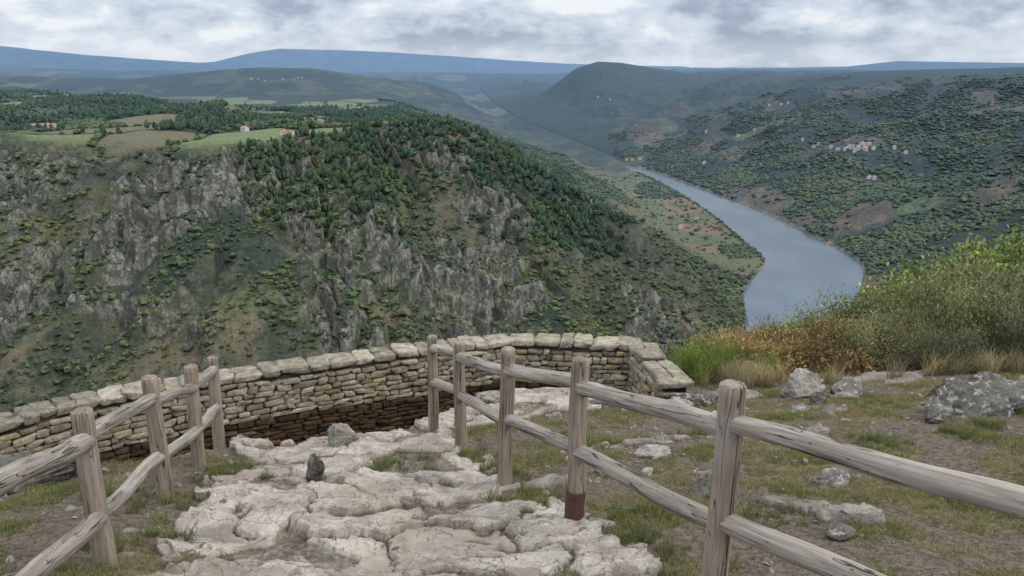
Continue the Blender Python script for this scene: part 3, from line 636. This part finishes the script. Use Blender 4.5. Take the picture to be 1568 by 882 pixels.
scatter('grass',pp[~dry],randrot((~dry).sum(),.15),sc[~dry],T1);scatter('dry_grass',pp[dry],randrot(dry.sum(),.15),sc[dry],T2)
cl=[(-2.3,5.2),(-2.15,4.5),(-2.45,6.2),(-2.5,4.2),(-1.9,7.1),(-.9,5.9),(-.15,6.3),(.1,5.2),(.25,5.0),(.65,4.3),(.85,3.9),(-.45,7.0),(-.7,7.7),(.9,4.7),(1.6,4.6),(3.5,7.0),(2.1,7.7),(4.5,7.2),(1.0,7.6),(3.3,5.0),(-2.9,5.4),(5.6,7.9),(4.9,7.6),(-.75,4.6),(-.6,5.3),(-1.2,6.6)]
xs=[];ys=[]
for cx_,cy_ in cl:
    q=rng.integers(8,26);xs.append(cx_+rng.normal(0,.15,q));ys.append(cy_+rng.normal(0,.15,q))
x=np.concatenate(xs);y=np.concatenate(ys);dzz,rk,gs,tn,pmm=detail(x,y);w=rk<.5
scatter('grass_clumps',np.column_stack([x,y,Hh(x,y)+dzz])[w],randrot(w.sum(),.15),np.repeat(rng.uniform(.45,1.05,w.sum())[:,None],3,1),T3)
# ------------------------------------------------------------------ bushes
def leafcloud(name,n,shape,leaf,cols,up=.5,stems=26,clumps=26,seed=1,spread=.17):
    r=np.random.default_rng(seed)
    cc=r.normal(0,1,(clumps,3));cc/=np.linalg.norm(cc,axis=1)[:,None];cc[:,2]=np.abs(cc[:,2]);cc=cc*r.uniform(.4,.98,(clumps,1))
    ct=r.uniform(.55,1.4,clumps);k=r.integers(0,clumps,n);p=cc[k]+r.normal(0,spread,(n,3));p[:,2]=np.abs(p[:,2]);p=p*np.array(shape)
    d_=r.normal(0,1,(n,3));d_[:,2]=np.abs(d_[:,2])+up;d_/=np.linalg.norm(d_,axis=1)[:,None]
    sd=np.cross(d_,r.normal(0,1,(n,3)));sd/=np.linalg.norm(sd,axis=1)[:,None]
    ln=leaf[0]*r.uniform(.6,1.4,(n,1));wd=leaf[1]*r.uniform(.6,1.3,(n,1))
    v=np.stack([p,p+d_*ln*.5+sd*wd,p+d_*ln,p+d_*ln*.5-sd*wd],1).reshape(-1,3);f=np.arange(4*n).reshape(-1,4)
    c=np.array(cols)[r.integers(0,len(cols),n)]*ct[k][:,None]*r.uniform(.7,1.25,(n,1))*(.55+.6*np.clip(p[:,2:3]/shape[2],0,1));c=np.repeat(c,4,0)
    sv_=[];sf_=[];o=len(v)
    for i in range(stems):
        e=cc[r.integers(clumps)]*np.array(shape);b=np.array([e[0]*.12,e[1]*.12,-.15]);w_=.008
        for dx in((w_,0,0),(-w_,0,0)): sv_.append(b+dx)
        sv_+= [e+np.array([.002,0,0]),e-np.array([.002,0,0])];sf_.append([o,o+1,o+3,o+2]);o+=4
    v=np.vstack([v,np.array(sv_)]);f=np.vstack([f,np.array(sf_)]);c=np.vstack([c,np.tile([.07,.055,.04],(len(sv_),1))])
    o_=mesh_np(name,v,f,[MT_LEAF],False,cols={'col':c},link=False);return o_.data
HE=[leafcloud('heath',13000,(1.0,1.0,1.0),(.055,.009),[(.14,.165,.08),(.115,.14,.07),(.19,.195,.11),(.18,.155,.10)],.6,seed=s_,clumps=44,spread=.13) for s_ in (1,2)]
BR=[leafcloud('broom',9000,(.75,.75,1.15),(.11,.005),[(.14,.19,.055),(.18,.24,.065),(.10,.13,.04)],1.6,seed=s_) for s_ in (3,4)]
FE=[leafcloud('fern',8000,(1.1,1.1,.55),(.08,.015),[(.25,.16,.08),(.28,.195,.10),(.17,.12,.065),(.16,.155,.07)],.1,clumps=34,seed=s_) for s_ in (5,6)]
GB=[leafcloud('greenleaf',12000,(1,1,1.1),(.055,.016),[(.16,.23,.06),(.21,.28,.07),(.10,.145,.04),(.22,.22,.085)],.2,seed=s_,clumps=52,spread=.12) for s_ in (7,8)]
def bush(name,lib,x,y,s,sz=1.):
    o=bpy.data.objects.new(name,lib[rng.integers(len(lib))]);COL.objects.link(o);o.location=(x,y,float(Hh(np.array([x]),np.array([y]))[0])-.05);o.rotation_euler=(0,0,rng.uniform(0,6.28));o.scale=(s,s,s*sz)
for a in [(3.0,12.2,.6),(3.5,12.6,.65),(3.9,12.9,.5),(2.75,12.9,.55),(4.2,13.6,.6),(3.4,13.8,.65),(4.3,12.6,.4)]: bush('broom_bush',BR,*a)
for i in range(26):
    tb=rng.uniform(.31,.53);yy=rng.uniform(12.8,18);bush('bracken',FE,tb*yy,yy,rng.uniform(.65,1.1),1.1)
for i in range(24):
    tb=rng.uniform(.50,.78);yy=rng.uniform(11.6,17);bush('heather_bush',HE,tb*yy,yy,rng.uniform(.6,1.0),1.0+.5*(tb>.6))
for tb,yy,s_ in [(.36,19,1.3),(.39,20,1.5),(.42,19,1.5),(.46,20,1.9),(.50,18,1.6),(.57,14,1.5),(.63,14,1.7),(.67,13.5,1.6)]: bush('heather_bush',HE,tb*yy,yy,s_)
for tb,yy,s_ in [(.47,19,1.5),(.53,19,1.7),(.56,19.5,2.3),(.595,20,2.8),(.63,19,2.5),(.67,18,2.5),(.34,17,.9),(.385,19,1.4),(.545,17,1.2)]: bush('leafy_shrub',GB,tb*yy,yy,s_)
TG=blades('straw',90,.12,.2,.5,.004,[(.38,.32,.20),(.30,.25,.15),(.22,.19,.11)],MT_GR,.6,3)
xs=np.concatenate([rng.normal(3.75,.25,34),rng.normal(7.6,.5,54),rng.uniform(3,9,24)]);ys=np.concatenate([rng.normal(11.8,.2,34),rng.normal(11.4,.3,54),rng.uniform(11,13,24)])
scatter('tall_dry_grass',np.column_stack([xs,ys,Hh(xs,ys)]),randrot(len(xs),.12),np.repeat(rng.uniform(.5,1.1,len(xs))[:,None],3,1),TG)
# ------------------------------------------------------------------ light, sky
az=math.radians(110);el=math.radians(45)   # sun from the right, a little behind
sd=Vector((math.sin(az)*math.cos(el),math.cos(az)*math.cos(el),math.sin(el)))
L=bpy.data.lights.new('sun','SUN');L.energy=1.5;L.angle=math.radians(10);L.color=(1,.94,.84)
lo=bpy.data.objects.new('sun',L);COL.objects.link(lo);lo.rotation_mode='QUATERNION';lo.rotation_quaternion=sd.to_track_quat('Z','Y')
W=bpy.data.worlds.new('World');S.world=W;W.use_nodes=True;t=W.node_tree;t.nodes.clear()
m=NT.__new__(NT);m.t=t;m.n=t.nodes
out=m.N('ShaderNodeOutputWorld');sk=m.N('ShaderNodeTexSky',sky_type='NISHITA');sk.sun_disc=False;sk.sun_elevation=el;sk.sun_rotation=az
b1=m.N('ShaderNodeBackground');m.L(sk.outputs[0],b1.inputs[0]);b1.inputs[1].default_value=.08
g=m.N('ShaderNodeTexCoord').outputs['Generated'];sx=m.N('ShaderNodeSeparateXYZ');m.L(g,sx.inputs[0])
n1=m.noise(m.scale(g,(1,1,2.6)),9,10,.55,.15);n2=m.noise(m.scale(g,(1,1,5)),3.0,4,.5);n3=m.noise(m.scale(g,(1,1,2.2)),30,6,.55,.2)
nn=m.math('ADD',m.math('ADD',m.math('MULTIPLY',n1,.52),m.math('MULTIPLY',n2,.30)),m.math('MULTIPLY',n3,.18))
cl_=m.mix(m.ramp(nn,.41,.54),(.34,.415,.54),(.66,.735,.84))
cl_=m.mix(m.ramp(nn,.525,.595,0,.9),cl_,(.90,.93,.97))
cl_=m.mix(m.ramp(sx.outputs[2],.012,.04,.45,0),cl_,(.72,.79,.88))
# the cloud deck is thinner, brighter and more neutral towards the zenith
cl_=m.mix(m.ramp(sx.outputs[2],.15,.6,0,.8),cl_,(.72,.74,.77))
zr=m.ramp(sx.outputs[2],.03,.7,1.05,3.1)
b2=m.N('ShaderNodeBackground');m.L(cl_,b2.inputs[0]);m.L(zr,b2.inputs[1])
mx=m.N('ShaderNodeMixShader');mx.inputs[0].default_value=.90;m.L(b1.outputs[0],mx.inputs[1]);m.L(b2.outputs[0],mx.inputs[2]);m.L(mx.outputs[0],out.inputs[0])
# ------------------------------------------------------------------ camera
cam=bpy.data.cameras.new('camera');cam.lens=28;cam.sensor_width=36;cam.clip_start=.05;cam.clip_end=60000
co=bpy.data.objects.new('camera',cam);COL.objects.link(co);co.location=(0,0,0);co.rotation_euler=(math.radians(90-15.6),0,0);S.camera=co
S.view_settings.view_transform='Standard';S.view_settings.look='None';S.view_settings.exposure=0
